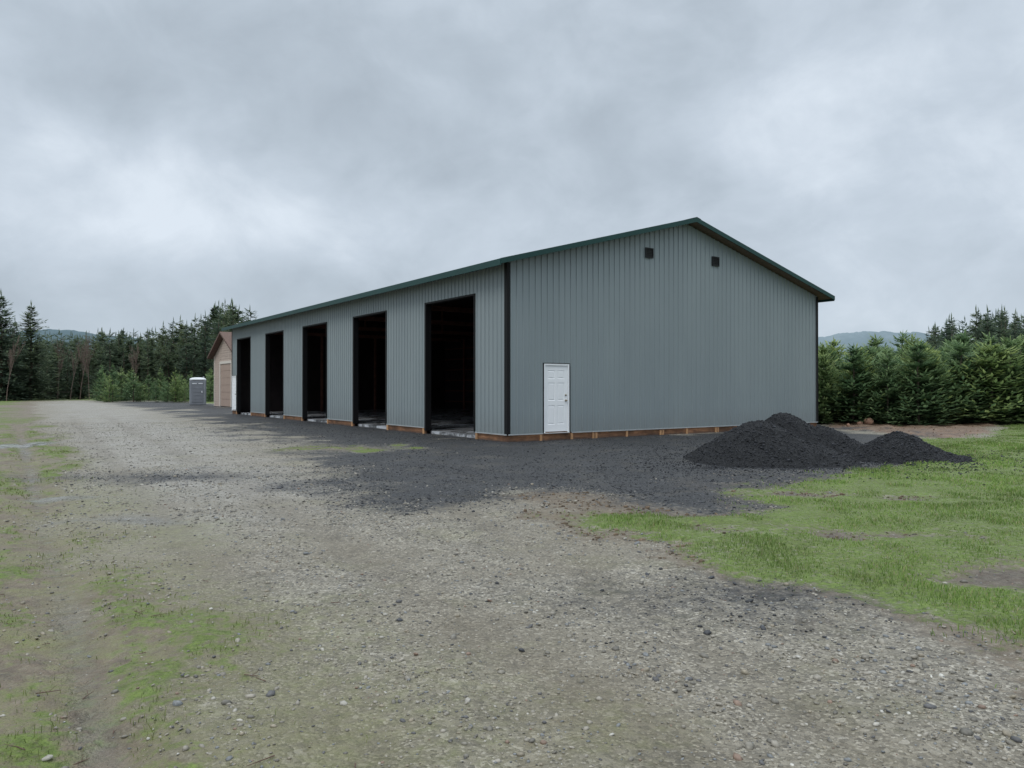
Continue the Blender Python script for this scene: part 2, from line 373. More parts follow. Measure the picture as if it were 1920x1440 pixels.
m_=RNG.random((n,1)); gcolr=np.array([(.095,.175,.032)])*(1-m_)+np.array([(.245,.35,.09)])*m_
yel=RNG.random(n)<.10; gcolr[yel]=(.32,.30,.15)
gcolr*=(1+fbm(bx,by,.8,44,3)[:,None]*1.0)
blades("grass",bx,by,h,w,gcolr)
N=200000
by=1.8+RNG.random(N)**1.3*26; bx=-RNG.uniform(0,1,N)*(.75*by+1.2)
f=fields(bx,by); t2=fbm(bx,by,2.8,79,3)
keep=((f['grass']+RNG.normal(0,.20,N)>.06)|((f['moss']>.9)&(RNG.random(N)<.05)))&(t2+RNG.uniform(-.35,.3,N)>0)&(f['wet']<0)
bx,by,t2=bx[keep],by[keep],t2[keep]; n=len(bx)
m_=RNG.random((n,1)); gcolr=np.array([(.09,.12,.035)])*(1-m_)+np.array([(.235,.265,.09)])*m_
blades("verge_grass",bx,by,np.clip(.022+t2*.10,.012,.08)*RNG.uniform(.5,1.4,n),.004*np.clip(by/4,1,3),gcolr)
twm=simple("twig_material",(.10,.06,.045),.85,.3,20)
mb=MB()
for i in range(26):
    y_=random.uniform(3,9); x_=random.uniform(-.68*y_,-.15*y_)
    z_=float(height(np.array([x_]),np.array([y_]))[0])+.008; a=random.uniform(0,6.28); L_=random.uniform(.04,.14)
    q=(x_+math.cos(a)*L_,y_+math.sin(a)*L_,z_+random.uniform(0,.01)); mb.cyl((x_,y_,z_),q,.003,.0015,5)
    mb.cyl(((x_+q[0])/2,(y_+q[1])/2,z_),((x_+q[0])/2+math.cos(a+.8)*L_*.4,(y_+q[1])/2+math.sin(a+.8)*L_*.4,z_+.02),.0015,.001,4)
o=mb.obj("fallen_twigs",twm); o["kind"]="stuff"

# ---------------------------------------------------------------- materials
siding,t,b=newmat("siding_metal"); p=pos(t); 
n=t.noise(pos(t,(1,1,.25)),.8,5,.6)
cc=t.ramp(n,[(.3,(.215,.255,.270)),(.7,(.242,.285,.298))])
low=t.new('ShaderNodeSeparateXYZ'); t.l.new(p,low.inputs[0])
dirt=t.math('MULTIPLY',t.mr(low.outputs[2],.2,.9,.45,0),t.noise(p,3,5,.7))
cc=t.mix(dirt,cc,(.15,.14,.125,1))
t.l.new(cc,b.inputs['Base Color']); b.inputs['Roughness'].default_value=.42
t.l.new(t.bump(t.noise(p,1.5,2),.15,.03),b.inputs['Normal'])
black=simple("black_trim",(.006,.006,.007),.6,.2,spec=.25)
green=simple("green_roof_metal",(.012,.050,.046),.5,.12,1.5,spec=.3)
soff=simple("raw_wood",(.15,.112,.08),.75,.3,6,stretch=(1,1,6))
skirtm,t,b=newmat("treated_board"); p=pos(t,(1,1,7)); p0=pos(t)
cc=t.mix(1,t.ramp(t.noise(p,2.4,6,.7),[(.3,(.09,.04,.022)),(.5,(.22,.105,.05)),(.7,(.34,.18,.095))]),t.ramp(t.noise(p0,1.1,4,.6),[(.35,(.45,.45,.45)),(.6,(1.15,1.15,1.15))]),'MULTIPLY')
sx_=t.new('ShaderNodeSeparateXYZ'); t.l.new(p0,sx_.inputs[0])
cc=t.mix(t.math('MULTIPLY',t.mr(t.math('ADD',sx_.outputs[2],t.math('MULTIPLY',t.noise(p0,4,4),.14)),.04,.14,1,0),.85),cc,(.045,.04,.038,1))
t.l.new(cc,b.inputs['Base Color']); b.inputs['Roughness'].default_value=.8
postm=simple("fresh_wood",(.42,.24,.12),.7,.35,5,stretch=(1,1,.4))
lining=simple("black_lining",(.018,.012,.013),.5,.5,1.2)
inwood=simple("dark_framing",(.15,.06,.042),.8,.3,4)
white=simple("white_paint",(.84,.86,.88),.35,.02)
metal=simple("knob_metal",(.3,.26,.2),.3,.1,metal=1)
flash=simple("flashing",(.36,.39,.40),.5,.1)

# ---------------------------------------------------------------- barn
barn=empty("metal_barn",(CX,CY,0),TH,"long grey metal pole barn with five open bays and green roof","barn")
W,L=15.24,30.48; ZB=.22
OH=.5;OG=.45
def ztop(s):
    d=min(s,W-s); return 5.30+.268*(d+OH)
SP=.2286
def profile(a,b,extra=()):
    pts=[(a,0),(b,0)]
    c=SP/2
    while c<b:
        for d,hh in((-.030,0),(-.018,.026),(.018,.026),(.030,0)):
            if a<c+d<b: pts.append((c+d,hh))
        c+=SP
    for e in extra:
        if a<e<b:
            pts.append((e,0))
    return sorted(pts)
def panel(mb,place,a,b,z0,zt,extra=()):
    pr=profile(a,b,extra); n=len(pr)
    v=[place(p_,d,z0) for p_,d in pr]+[place(p_,d,zt(p_)) for p_,d in pr]
    mb.add(v,[(i,i+1,n+i+1,n+i) for i in range(n-1)])
under=lambda s: ztop(s)-.12
mb=MB(); fp=lambda p_,d,z:(p_,-d,z)
panel(mb,fp,0,1.30,ZB,under); panel(mb,fp,1.30,2.32,2.33,under); panel(mb,fp,2.32,W,ZB,under,(W/2,))
mb.obj("gable_wall",siding,barn)
mb=MB(); bp=lambda p_,d,z:(p_,L+d,z); panel(mb,bp,0,W,ZB,under,(W/2,)); mb.obj("gable_wall",siding,barn)
OPEN=[(1.85,5.05),(8.3,11.4),(14.5,17.55),(20.55,23.5),(26.45,29.25)]
OT=4.52
mb=MB(); lp=lambda p_,d,z:(-d,p_,z); zt=lambda p_:under(0)
prev=0
for a,b_ in OPEN:
    panel(mb,lp,prev,a,ZB,zt); panel(mb,lp,a,b_,OT,zt); prev=b_
panel(mb,lp,prev,29.5,ZB,zt); panel(mb,lp,29.5,30.4,2.33,zt); panel(mb,lp,30.4,L,ZB,zt)
mb.obj("side_wall",siding,barn)
mb=MB(); rp=lambda p_,d,z:(W+d,p_,z); panel(mb,rp,0,L,ZB,zt); mb.obj("side_wall",siding,barn)
def one(name,mat,args,bev=0,par=None):
    mb=MB(); mb.box(*args); return mb.obj(name,mat,par or barn,bev)
one("base_flashing",flash,(0,1.28,-.040,-.027,ZB-.03,ZB+.004)); one("base_flashing",flash,(2.40,W,-.040,-.027,ZB-.03,ZB+.004))
prev=0
for a,b_ in OPEN:
    one("base_flashing",flash,(-.040,-.027,prev,a-.08,ZB-.03,ZB+.004)); prev=b_+.1
mb=MB(); mb.box(.01,W-.01,.012,.05,-.12,ZB+.02); mb.obj("skirt_board",skirtm,barn)
prev=.012
for a,b_ in OPEN:
    one("skirt_board",skirtm,(.014,.05,prev+.04,a-.02,-.12,ZB+.02)); prev=b_
one("skirt_board",skirtm,(.014,.05,prev+.04,L-.06,-.12,ZB+.02)); one("skirt_board",skirtm,(W-.05,W-.014,.06,L-.06,-.12,ZB+.02)); one("skirt_board",skirtm,(.01,W-.01,L-.05,L-.012,-.12,ZB+.02))
for s_ in (1.22,2.42,3.3,3.42,4.75,6.3,6.42,7.6,9.1,9.22,10.9,12.6,14.1):
    one("foundation_post",postm,(s_-.04,s_+.04,-.026,.010,-.1,ZB-.035-random.uniform(0,.04)),.004)
for a,b_ in OPEN:
    for q in(a-.14,b_+.18):
        one("foundation_post",postm,(-.03,.012,q-.06,q+.06,-.1,ZB-.04),.004)
zt0=under(0)
mb=MB(); mb.box(-.034,.065,-.034,-.027,ZB-.02,zt0-.01); mb.box(-.034,-.027,-.0265,.13,ZB-.02,zt0-.01); mb.obj("corner_trim",black,barn)
mb=MB(); mb.box(W-.10,W+.034,-.034,-.027,ZB-.02,zt0-.01); mb.box(W+.027,W+.034,-.0265,.13,ZB-.02,zt0-.01); mb.obj("corner_trim",black,barn)
one("corner_trim",black,(-.034,-.027,L-.08,L+.03,ZB-.02,zt0-.01))
for a,b_ in OPEN:
    mb=MB()
    mb.box(-.034,.19,a-.05,a+.012,ZB-.03,OT+.05); mb.box(-.034,.19,b_-.012,b_+.09,ZB-.12,OT+.05)
    mb.box(-.033,.19,a+.012,b_-.012,OT-.01,OT+.049)
    mb.obj("bay_trim",black,barn,.004)
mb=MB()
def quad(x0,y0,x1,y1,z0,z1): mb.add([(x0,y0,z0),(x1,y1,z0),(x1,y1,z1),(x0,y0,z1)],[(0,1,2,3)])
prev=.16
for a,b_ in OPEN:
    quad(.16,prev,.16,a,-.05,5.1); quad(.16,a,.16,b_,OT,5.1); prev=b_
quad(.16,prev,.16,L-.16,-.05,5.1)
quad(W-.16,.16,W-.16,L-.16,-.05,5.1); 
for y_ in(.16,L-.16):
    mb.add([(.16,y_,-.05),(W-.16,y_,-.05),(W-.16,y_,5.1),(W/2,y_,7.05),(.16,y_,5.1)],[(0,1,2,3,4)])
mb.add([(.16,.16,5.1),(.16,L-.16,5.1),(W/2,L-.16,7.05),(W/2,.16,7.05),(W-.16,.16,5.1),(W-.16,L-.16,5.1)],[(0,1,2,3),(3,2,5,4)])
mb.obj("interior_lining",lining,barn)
for z_ in np.arange(.6,5,.75): one("wall_girt",inwood,(W-.22,W-.165,.2,L-.2,z_,z_+.06))
for y_ in np.arange(3.05,30,3.05): one("wall_post",inwood,(W-.34,W-.225,y_-.07,y_+.07,-.05,5.0))
for x_ in np.arange(1.9,15,1.9): one("wall_post",inwood,(x_-.07,x_+.07,L-.3,L-.165,-.05,5.0))
for y_ in (3.65+6.1*i for i in range(5)):
    mb=MB(); mb.box(.2,W-.2,y_-.05,y_+.05,4.85,5.05)
    for sgn in(1,-1):
        for q in(2.5,5):
            x_=W/2+sgn*q; mb.box(x_-.04,x_+.04,y_-.03,y_+.03,5.04,7.0-.268*q-.02)
    mb.obj("roof_truss",inwood,barn)
fm,t,b=newmat("wet_floor_sheeting"); p=pos(t)
n=t.noise(p,.9,6,.65,1.2); c=t.ramp(n,[(.36,(.035,.036,.04)),(.46,(.16,.165,.17)),(.56,(.5,.52,.55))])
t.l.new(c,b.inputs['Base Color']); b.inputs['Roughness'].default_value=.22
t.l.new(t.bump(t.noise(p,3,5,.6,.8),.6,.06),b.inputs['Normal'])
one("floor",fm,(.2,W-.2,.2,L-.2,-.1,.085))
for side in(0,1):
    mb=MB()
    fx=(lambda x:x) if side==0 else (lambda x:W-x)
    y0,y1=-OG+.02,L+OG-.02
    v=[]
    for x_ in(-OH+.02,W/2):
        for y_ in(y0,y1):
            z=5.30+.268*(x_+OH); v+=[(fx(x_),y_,z-.085),(fx(x_),y_,z-.03)]
    mb.add(v,[(0,4,6,2),(1,3,7,5),(0,2,3,1),(0,1,5,4),(2,6,7,3)])
    mb.obj("soffit",soff,barn)
mb=MB()
for side in(0,1):
    fx=(lambda x:x) if side==0 else (lambda x:W-x)
    pr=profile(-OG+.0,L+OG)
    v=[];a,bm=-OH,W/2
    for x_ in(a,bm):
        for q,d in pr: v.append((fx(x_),q,5.30+.268*(x_+OH)-.02+d))
    n=len(pr); mb.add(v,[(i,i+1,n+i+1,n+i) for i in range(n-1)])
    for y0,y1 in((-OG-.015,-OG+.012),(L+OG-.012,L+OG+.015)):
        vv=[]
        for x_ in(-OH-.03,W/2):
            z=5.30+.268*(x_+OH)
            for y_ in(y0,y1): vv+=[(fx(x_),y_,z-.125),(fx(x_),y_,z+.03)]
        mb.add(vv,[(0,4,6,2),(1,3,7,5),(0,2,3,1),(0,1,5,4),(2,6,7,3),(4,5,7,6)])
    for (xa,xb,ya,yb,dz) in((-OH-.03,W/2,-OG,-OG+.13,.034),(W/2-.22,W/2,-OG-.02,L+OG+.02,.045)):
        mb.add([(fx(xa),ya,5.30+.268*(xa+OH)+dz),(fx(xb),ya,5.30+.268*(xb+OH)+dz),(fx(xb),yb,5.30+.268*(xb+OH)+dz),(fx(xa),yb,5.30+.268*(xa+OH)+dz)],[(0,1,2,3)])
roof=mb.obj("roof",green,barn)
one("fascia",green,(-OH-.045,-OH-.003,-OG+.015,L+OG-.015,5.13,5.315),0,roof); one("fascia",green,(W+OH+.003,W+OH+.045,-OG+.015,L+OG-.015,5.13,5.315),0,roof)
vm_=simple("vent_metal",(.012,.013,.014),.5,spec=.3)
for s_,z_ in((5.75,6.15),(9.07,6.17)):
    mb=MB(); w=.185;h=.17;y0=-.06;y1=-.028
    mb.box(s_-w,s_-w+.035,y0,y1,z_-h,z_+h);mb.box(s_+w-.035,s_+w,y0,y1,z_-h,z_+h)
    mb.box(s_-w+.035,s_+w-.035,y0,y1,z_+h-.035,z_+h);mb.box(s_-w+.035,s_+w-.035,y0,y1,z_-h,z_-h+.035)
    mb.box(s_-w+.035,s_+w-.035,-.034,-.029,z_-h+.035,z_+h-.035)
    for i in range(5):
        zz=z_-h+.05+i*.053
        mb.add([(s_-w+.035,-.057,zz),(s_+w-.035,-.057,zz),(s_+w-.035,-.036,zz+.035),(s_-w+.035,-.036,zz+.035)],[(0,1,2,3)])
    mb.obj("gable_vent",vm_,barn)
sill=simple("sill_metal",(.5,.5,.5),.4,.1)
def man_door(parent,place_loc,rot):
    w,h=.88,2.03
    mb=MB(); 
    xs_=[0,.12,.39,.49,.76,.88]; zs_=[0,.22,.80,.95,1.50,1.62,1.88,2.03]
    for i in range(5):
        for j in range(7):
            x0,x1,z0,z1=xs_[i],xs_[i+1],zs_[j],zs_[j+1]
            if i in(1,3) and j in(1,3,5):
                e=.018;e2=.045
                r=[(x0,0,z0),(x1,0,z0),(x1,0,z1),(x0,0,z1)]
                r+=[(x0+e,.016,z0+e),(x1-e,.016,z0+e),(x1-e,.016,z1-e),(x0+e,.016,z1-e)]
                r+=[(x0+e2,.003,z0+e2),(x1-e2,.003,z0+e2),(x1-e2,.003,z1-e2),(x0+e2,.003,z1-e2)]
                f_=[]
                for k in(0,4):
                    for q in range(4): f_.append((k+q,k+(q+1)%4,k+4+(q+1)%4,k+4+q))
                f_.append((8,9,10,11)); mb.add(r,f_)
            else: mb.add([(x0,0,z0),(x1,0,z0),(x1,0,z1),(x0,0,z1)],[(0,1,2,3)])
    d=mb.obj("door",white,parent); d.location=place_loc; d.rotation_euler=(0,0,rot)
    mb=MB(); mb.box(-.055,-.002,-.035,.09,-.03,h+.055); mb.box(w+.002,w+.055,-.035,.09,-.03,h+.055); mb.box(-.002,w+.002,-.035,.09,h+.002,h+.0545)
    mb.obj("door_frame",white,d,.003)
    mb=MB(); mb.box(-.076,-.056,-.040,.02,-.03,h+.076); mb.box(w+.056,w+.076,-.040,.02,-.03,h+.076); mb.box(-.056,w+.056,-.040,.02,h+.056,h+.076)
    mb.obj("door_trim",black,d)
    mb=MB(); mb.box(-.055,w+.055,-.06,.05,-.055,-.031); mb.obj("threshold",sill,d)
    mb=MB(); mb.cyl((w-.07,.004,.95),(w-.07,-.02,.95),.032,.032,12); mb.cyl((w-.07,-.018,.95),(w-.07,-.045,.95),.012,.012,10); mb.cyl((w-.07,-.04,.95),(w-.07,-.07,.95),.022,.028,12)
    mb.obj("door_handle",metal,d,0,True)
    mb=MB(); mb.cyl((w-.07,.004,1.12),(w-.07,-.025,1.12),.03,.028,12); mb.obj("deadbolt",metal,d,0,True)
    return d
man_door(barn,(1.37,.0,ZB+.035),0)
man_door(barn,(.0,30.39,ZB+.035),-math.pi/2)

# ---------------------------------------------------------------- tan garage
tan=simple("tan_siding",(.42,.335,.285),.7,.1,2); tant=simple("tan_door",(.36,.265,.215),.6,.06); shr=simple("brown_shingle",(.12,.075,.06),.85,.3,8,bump=.4)
gar=empty("tan_garage",(-26.3+.566*7.6,68-.824*7.6,0),TH,"tan lap sided garage with brown gable roof beside the barn","garage")
GW,GL,GE,GP=7.6,9,4.35,6.1
mb=MB()
def lap(mb,x,y0,y1,z0,z1,out):
    z=z0
    while z<z1-.001:
        zz=min(z+.2,z1); mb.add([(x+out*.03,y0,z),(x+out*.03,y1,z),(x+out*.005,y1,zz),(x+out*.005,y0,zz),(x,y0,z),(x,y1,z)],[(0,1,2,3),(0,4,5,1)]); z=zz
lap(mb,0,0,1.9,0,GE,-1);lap(mb,0,5.5,GW,0,GE,-1);lap(mb,0,1.9,5.5,3.65,GE,-1)
z=GE
while z<GP-.05:
    zz=min(z+.2,GP); e=(z-GE)/(GP-GE)*GW/2;e2=(zz-GE)/(GP-GE)*GW/2
    mb.add([(-.03,e,z),(-.03,GW-e,z),(-.005,GW-e2,zz),(-.005,e2,zz)],[(0,1,2,3)]); z=zz
lap(mb,GL,0,GW,0,GE,1)
mb.add([(0,0,0),(GL,0,0),(GL,0,GE),(0,0,GE)],[(0,1,2,3)]); mb.add([(0,GW,0),(GL,GW,0),(GL,GW,GE),(0,GW,GE)],[(0,1,2,3)])
mb.add([(GL,0,GE),(GL,GW,GE),(GL,GW/2,GP)],[(0,1,2)])
mb.obj("wall",tan,gar)
mb=MB()
k=(GP-GE)/(GW/2)
for sg in(0,1):
    fy=(lambda y:y) if sg==0 else (lambda y:GW-y)
    v=[]
    for y_ in(-.55,GW/2):
        for x_ in(-.5,GL+.4):
            z=GE+k*y_+.06; v+=[(x_,fy(y_),z),(x_,fy(y_),z+.16)]
    mb.add(v,[(0,4,6,2),(1,3,7,5),(0,2,3,1),(0,1,5,4),(2,6,7,3)])
mb.obj("roof",shr,gar)
mb=MB()
mb.box(.03,.06,1.95,5.45,.03,3.6)
for i in range(6): mb.box(.0,.035,1.96,5.44,.04+i*.6,.04+i*.6+.565)
mb.obj("garage_door",tant,gar,.006)
ptr=simple("pale_trim",(.62,.57,.51),.6,.05)
mb=MB(); mb.box(-.06,.06,1.75,1.95,0,3.85); mb.box(-.06,.06,5.45,5.65,0,3.85); mb.box(-.06,.06,1.95,5.45,3.63,3.85); mb.obj("door_trim",ptr,gar)
one("corner_board",ptr,(-.05,.04,GW-.12,GW+.02,0,GE),0,gar)

# ---------------------------------------------------------------- portable toilet
pt=empty("portable_toilet",(-29.4,72,0.02),math.radians(20),"grey plastic portable toilet with white domed roof on the gravel","portable toilet")
pt.scale=(1.18,1.18,1.06)
pg=simple("grey_plastic",(.26,.28,.31),.5,.1); pw=simple("white_plastic",(.66,.69,.72),.5,.04); pd=simple("dark_plastic",(.18,.195,.22),.5,.1)
mb=MB(); mb.box(-.56,.56,-.56,.56,.12,2.16)
for q in(-.54,.50):
    mb.box(q,q+.05,-.60,-.555,.12,2.14); mb.box(-.60,-.555,q,q+.05,.12,2.14); mb.box(.555,.60,q,q+.05,.12,2.14)
for z_ in(.5,1.0,1.5): mb.box(-.59,-.555,-.48,.48,z_,z_+.05); mb.box(.555,.59,-.48,.48,z_,z_+.05)
mb.obj("body",pg,pt,.015)
mb=MB(); mb.box(-.42,.42,-.60,-.563,.2,2.0)
for i in range(4): mb.box(-.3,.3,-.612,-.598,.5+i*.3,.62+i*.3)
dd=mb.obj("door",pd,pt,.008)
mb=MB(); mb.box(.28,.36,-.65,-.605,1.05,1.2); mb.obj("door_handle",pw,dd,.004)
for q0,q1 in((-.40,-.06),(.06,.38)):
    mb=MB(); mb.box(q0,q1,-.622,-.611,1.82,1.90); mb.obj("vent_panel",pw,dd)
mb=MB(); mb.box(-.6,.6,-.6,.6,0,.12); mb.obj("skid_base",pd,pt,.02)
mb=MB(); n=12; rows=[(.62,2.14),(.62,2.22),(.58,2.30),(.45,2.37),(.2,2.40)]
v=[]
for r_,z_ in rows:
    for i in range(n*2):
        a=2*math.pi*i/(n*2); c_,s_=math.cos(a),math.sin(a); q=1/max(abs(c_),abs(s_)); q=min(q,1.3)
        v.append((c_*r_*q*.98,s_*r_*q*.98,z_))
m2=n*2; f_=[(j*m2+i,j*m2+(i+1)%m2,(j+1)*m2+(i+1)%m2,(j+1)*m2+i) for j in range(4) for i in range(m2)]+[tuple(range(4*m2,5*m2)),tuple(range(m2-1,-1,-1))]
mb.add(v,f_); mb.obj("domed_roof",pw,pt,0,True)
mb=MB(); mb.cyl((.4,.4,2.2),(.4,.4,2.5),.05,.05,8); mb.obj("vent_pipe",pd,pt,0,True)

# ---------------------------------------------------------------- gravel piles
pm,t,b=newmat("dark_crushed_rock"); p=pos(t); v1=t.vor(p,58)
s_=t.new('ShaderNodeSeparateColor'); t.l.new(v1.outputs['Color'],s_.inputs[0])
t.l.new(t.ramp(s_.outputs[0],[(0,(.0055,.006,.0072)),(.7,(.0145,.016,.019)),(1,(.037,.040,.046))]),b.inputs['Base Color']); b.inputs['Roughness'].default_value=.7
b.inputs['Specular IOR Level'].default_value=.28
t.l.new(t.bump(t.math('ADD',t.math('SUBTRACT',1,v1.outputs['Distance']),t.noise(p,14,5,.75)),.9,.035),b.inputs['Normal'])
pstone=colmat("crushed_stone",.7,spec=.28)
def pile(cx,cy,rx,ry,rot,seed,lobes,label):
    nr,na=90,180
    r=np.linspace(0,1.15,nr)[:,None]*np.ones((1,na)); a=np.linspace(0,2*math.pi,na,endpoint=False)[None]*np.ones((nr,1))
    def hf(x,y):
        h=0*x
        for (lx,ly,lh,lr,lq) in lobes:
            d=np.hypot((x-lx)/lr,(y-ly)/lq)
            d=d*(1+.28*fbm(x+seed,y,1.0,seed,4))
            cone=lh*(1-np.sqrt(d*d+.02)+.13)
            foot=lh*.10*np.exp(-np.clip(d-0.82,0,9)*6)-.03*lh
            h=np.maximum(h,np.where(cone>foot,cone,foot*(d<1.6)))
        h=h+(fbm(x,y,2.0,seed+5,4)*.12+fbm(x,y,8,seed+9,3)*.045)*np.clip(h/.2,0,1)
        return h-.03
    lx=(r*np.cos(a)*rx).ravel(); ly=(r*np.sin(a)*ry).ravel()
    z=hf(lx,ly); edge=(r.ravel()>1.1); z=np.where(edge,-.12,z)
    V=np.stack([lx,ly,z],1)
    i=np.arange(nr*na).reshape(nr,na); j=np.roll(i,-1,1)
    F4=np.stack([i[:-1],i[1:],j[1:],j[:-1]],-1).reshape(-1,4)
    F3=np.concatenate([F4[:,[0,1,2]],F4[:,[0,2,3]]])
    n=11000; q=np.sqrt(RNG.random(n)); q2=RNG.random(n)*6.283
    sx,sy=q*np.cos(q2)*rx*1.1,q*np.sin(q2)*ry*1.1; R=np.clip(RNG.lognormal(math.log(.011),.45,n),.005,.034)
    sz=hf(sx,sy); ok=sz>-.01; sx,sy,sz,R=sx[ok],sy[ok],sz[ok],R[ok]; n=len(sx)
    C=np.array([(.0155,.017,.0205)])*RNG.uniform(.35,2.3,(n,1))
    V2,F2,C2=stones(np.stack([sx,sy,sz+R*.25],1),R,C,.3,.75)
    Vt=np.concatenate([V,V2]); Ft=np.concatenate([F3,F2+len(V)]); Ct=np.concatenate([np.full((len(V),3),.03),C2])
    me=fast_mesh("gravel_pile",Vt,Ft,pm,Ct,False); me.materials.append(pstone)
    mi=np.zeros(len(Ft),dtype=np.int32); mi[len(F3):]=1; me.polygons.foreach_set("material_index",mi)
    o=bpy.data.objects.new("gravel_pile",me); link(o); o.location=(cx,cy,0); o.rotation_euler=(0,0,rot)
    o["label"]=label; o["category"]="gravel pile"; o["group"]="piles of dark crushed rock by the barn"
pile(5.45,17,2.3,2.2,0,3,[(0,0,.95,1.45,1.5),(.95,-.2,.46,1.0,1.1)],"tall cone of black crushed gravel beside the barn")
pile(7.1,19.8,2.2,2.0,0,13,[(-.1,0,1.0,1.45,1.35),(.8,-.2,.66,1.1,1.2)],"rounded black gravel heap touching the tallest pile")
pile(8.72,17.4,1.9,1.6,-.15,23,[(0,0,.66,1.12,1.1),(.75,-.3,.24,.8,.8)],"low spread black gravel heap at the edge of the grass")

# rocks
rm=simple("red_brown_rock",(.26,.15,.10),.8,.3,6,bump=.5,bscale=12)
for i,(u,v,r_) in enumerate(((1612,797,.20),(1628,797,.26),(1590,799,.12))):
    gx,gy=G(u,v); V,Fc,C=stones(np.array([[0,0,r_*.5]]),np.array([r_]),np.ones((1,3)),.2,.8)
    me=fast_mesh("boulder",V,Fc,rm,C,False); o=bpy.data.objects.new("boulder",me); link(o); o.location=(gx,gy,float(height(np.array([gx]),np.array([gy]))[0]))
    m=o.modifiers.new("s",'SUBSURF'); m.levels=1; m.render_levels=2
    o["label"]="reddish brown boulder on bare soil near young firs"; o["category"]="rock"; o["group"]="boulders on the bare soil"

# ---------------------------------------------------------------- trees
def folmat(name,dark,light,haze=0):
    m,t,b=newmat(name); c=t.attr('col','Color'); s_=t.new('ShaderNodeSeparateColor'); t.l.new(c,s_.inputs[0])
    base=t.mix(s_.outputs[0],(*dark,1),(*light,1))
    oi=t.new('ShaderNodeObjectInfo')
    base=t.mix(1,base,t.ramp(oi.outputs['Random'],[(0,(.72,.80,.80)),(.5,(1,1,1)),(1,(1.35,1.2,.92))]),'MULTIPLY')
    if haze: base=t.mix(haze,base,(.34,.42,.46,1))  # blue-grey distance haze mixed straight into the needle colour
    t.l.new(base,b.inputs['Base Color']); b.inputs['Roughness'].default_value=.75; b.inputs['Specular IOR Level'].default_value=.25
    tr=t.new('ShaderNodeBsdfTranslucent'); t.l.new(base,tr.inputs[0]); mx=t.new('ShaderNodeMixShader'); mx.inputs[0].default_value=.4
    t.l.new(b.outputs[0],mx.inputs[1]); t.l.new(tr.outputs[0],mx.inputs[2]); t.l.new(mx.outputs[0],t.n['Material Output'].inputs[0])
    return m
fy=folmat("young_fir_needles",(.085,.155,.075),(.35,.46,.22))
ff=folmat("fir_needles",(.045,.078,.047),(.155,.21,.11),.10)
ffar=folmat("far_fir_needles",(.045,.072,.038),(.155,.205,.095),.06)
bark=simple("bark",(.12,.09,.07),.9,.3,8,bump=.5)
redbark=simple("twig_bark",(.17,.12,.105),.9,.25,5)
def conifer_mesh(h,r,levels,per,seed,up,cl,z0=.04,pw=.95,npt=5,gaps=.1):
    rg=random.Random(seed); V=[];F=[];C=[]
    def leaf(p,d,l,w,tint):
        d=d.normalized(); s=d.cross(Vector((rg.uniform(-.4,.4),rg.uniform(-.4,.4),1))).normalized()*w
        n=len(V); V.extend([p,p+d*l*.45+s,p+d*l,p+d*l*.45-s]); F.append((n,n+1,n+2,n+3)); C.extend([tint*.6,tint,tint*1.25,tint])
    for i in range(levels):
        fz=z0+(1-z0)*(i/levels)**1.05*.98
        z=h*fz; 
        if rg.random()<gaps*.4: continue
        Lb=r*((1-fz)**pw)+.012*h
        whorl=rg.uniform(.72,1.15)
        cnt=max(3,int(per*(.35+.65*(1-fz))+rg.random()))
        for j in range(cnt):
            if rg.random()<gaps: continue
            az=rg.uniform(0,6.283); L=Lb*rg.uniform(.65,1.2)*whorl
            el=up+(fz*.5)+rg.uniform(-.18,.18)
            d=Vector((math.cos(az)*math.cos(el),math.sin(az)*math.cos(el),math.sin(el)))
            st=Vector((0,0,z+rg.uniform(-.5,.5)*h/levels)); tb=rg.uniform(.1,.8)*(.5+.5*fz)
            side=d.cross(Vector((0,0,1))).normalized()
            lf=min(1,.45+L/(r*.8))
            for k in range(npt):
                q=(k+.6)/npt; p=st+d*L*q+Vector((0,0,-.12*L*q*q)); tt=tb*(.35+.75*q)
                ll=cl*(1.15-.55*q)*rg.uniform(.7,1.3)*lf
                for sg in(-1,1):
                    dd=d*.8+side*sg*rg.uniform(.5,1.1)+Vector((0,0,rg.uniform(-.35,.25)))
                    leaf(p,dd,ll,ll*.19,tt*rg.uniform(.8,1.2))
            leaf(st+d*L*.85,d+Vector((0,0,.2)),cl*1.1*lf,cl*.14*lf,tb*1.3)
    for k in range(5):
        leaf(Vector((0,0,h*(.93+.012*k))),Vector((rg.uniform(-.1,.1),rg.uniform(-.1,.1),1)),h*.08,h*.003+.008,.6)
    V=np.array([tuple(v) for v in V]); F=np.array(F); c=np.clip(np.array(C),0,1)
    return V,F,np.stack([c,c,c],1)
def trunk_mesh(h,r,seed,mat):
    rg=random.Random(seed); mb=MB(); n=6
    pts=[(0,0,-.1)]+[(rg.uniform(-.01,.01)*h,rg.uniform(-.01,.01)*h,h*(i+1)/n*.97) for i in range(n)]
    for i in range(n): mb.cyl(pts[i],pts[i+1],r*(1-i/n)+.006,r*(1-(i+1)/n)+.006,7,False)
    for i in range(14):
        z=h*(.05+.06*i); a=i*2.4; L=(1-z/h)*h*.18
        mb.cyl((0,0,z),(math.cos(a)*L,math.sin(a)*L,z+.1*L),r*.22,r*.06,4,False)
    me=bpy.data.meshes.new("trunk"); me.from_pydata(mb.v,[],mb.f); me.materials.append(mat); return me
def kind(params,mat,n,tr,spread=0):
    out=[]
    for i in range(n):
        q=dict(params); h=q['h']; q['r']*=1+spread*(i/max(1,n-1)-.5); q['gaps']=q.get('gaps',.1)*(1+.8*(i%3))
        V,F,C=conifer_mesh(seed=100+i*7+int(h*10),**q)
        out.append((h,fast_mesh("crown",V,F,mat,C),trunk_mesh(h,tr,i,bark)))
    return out
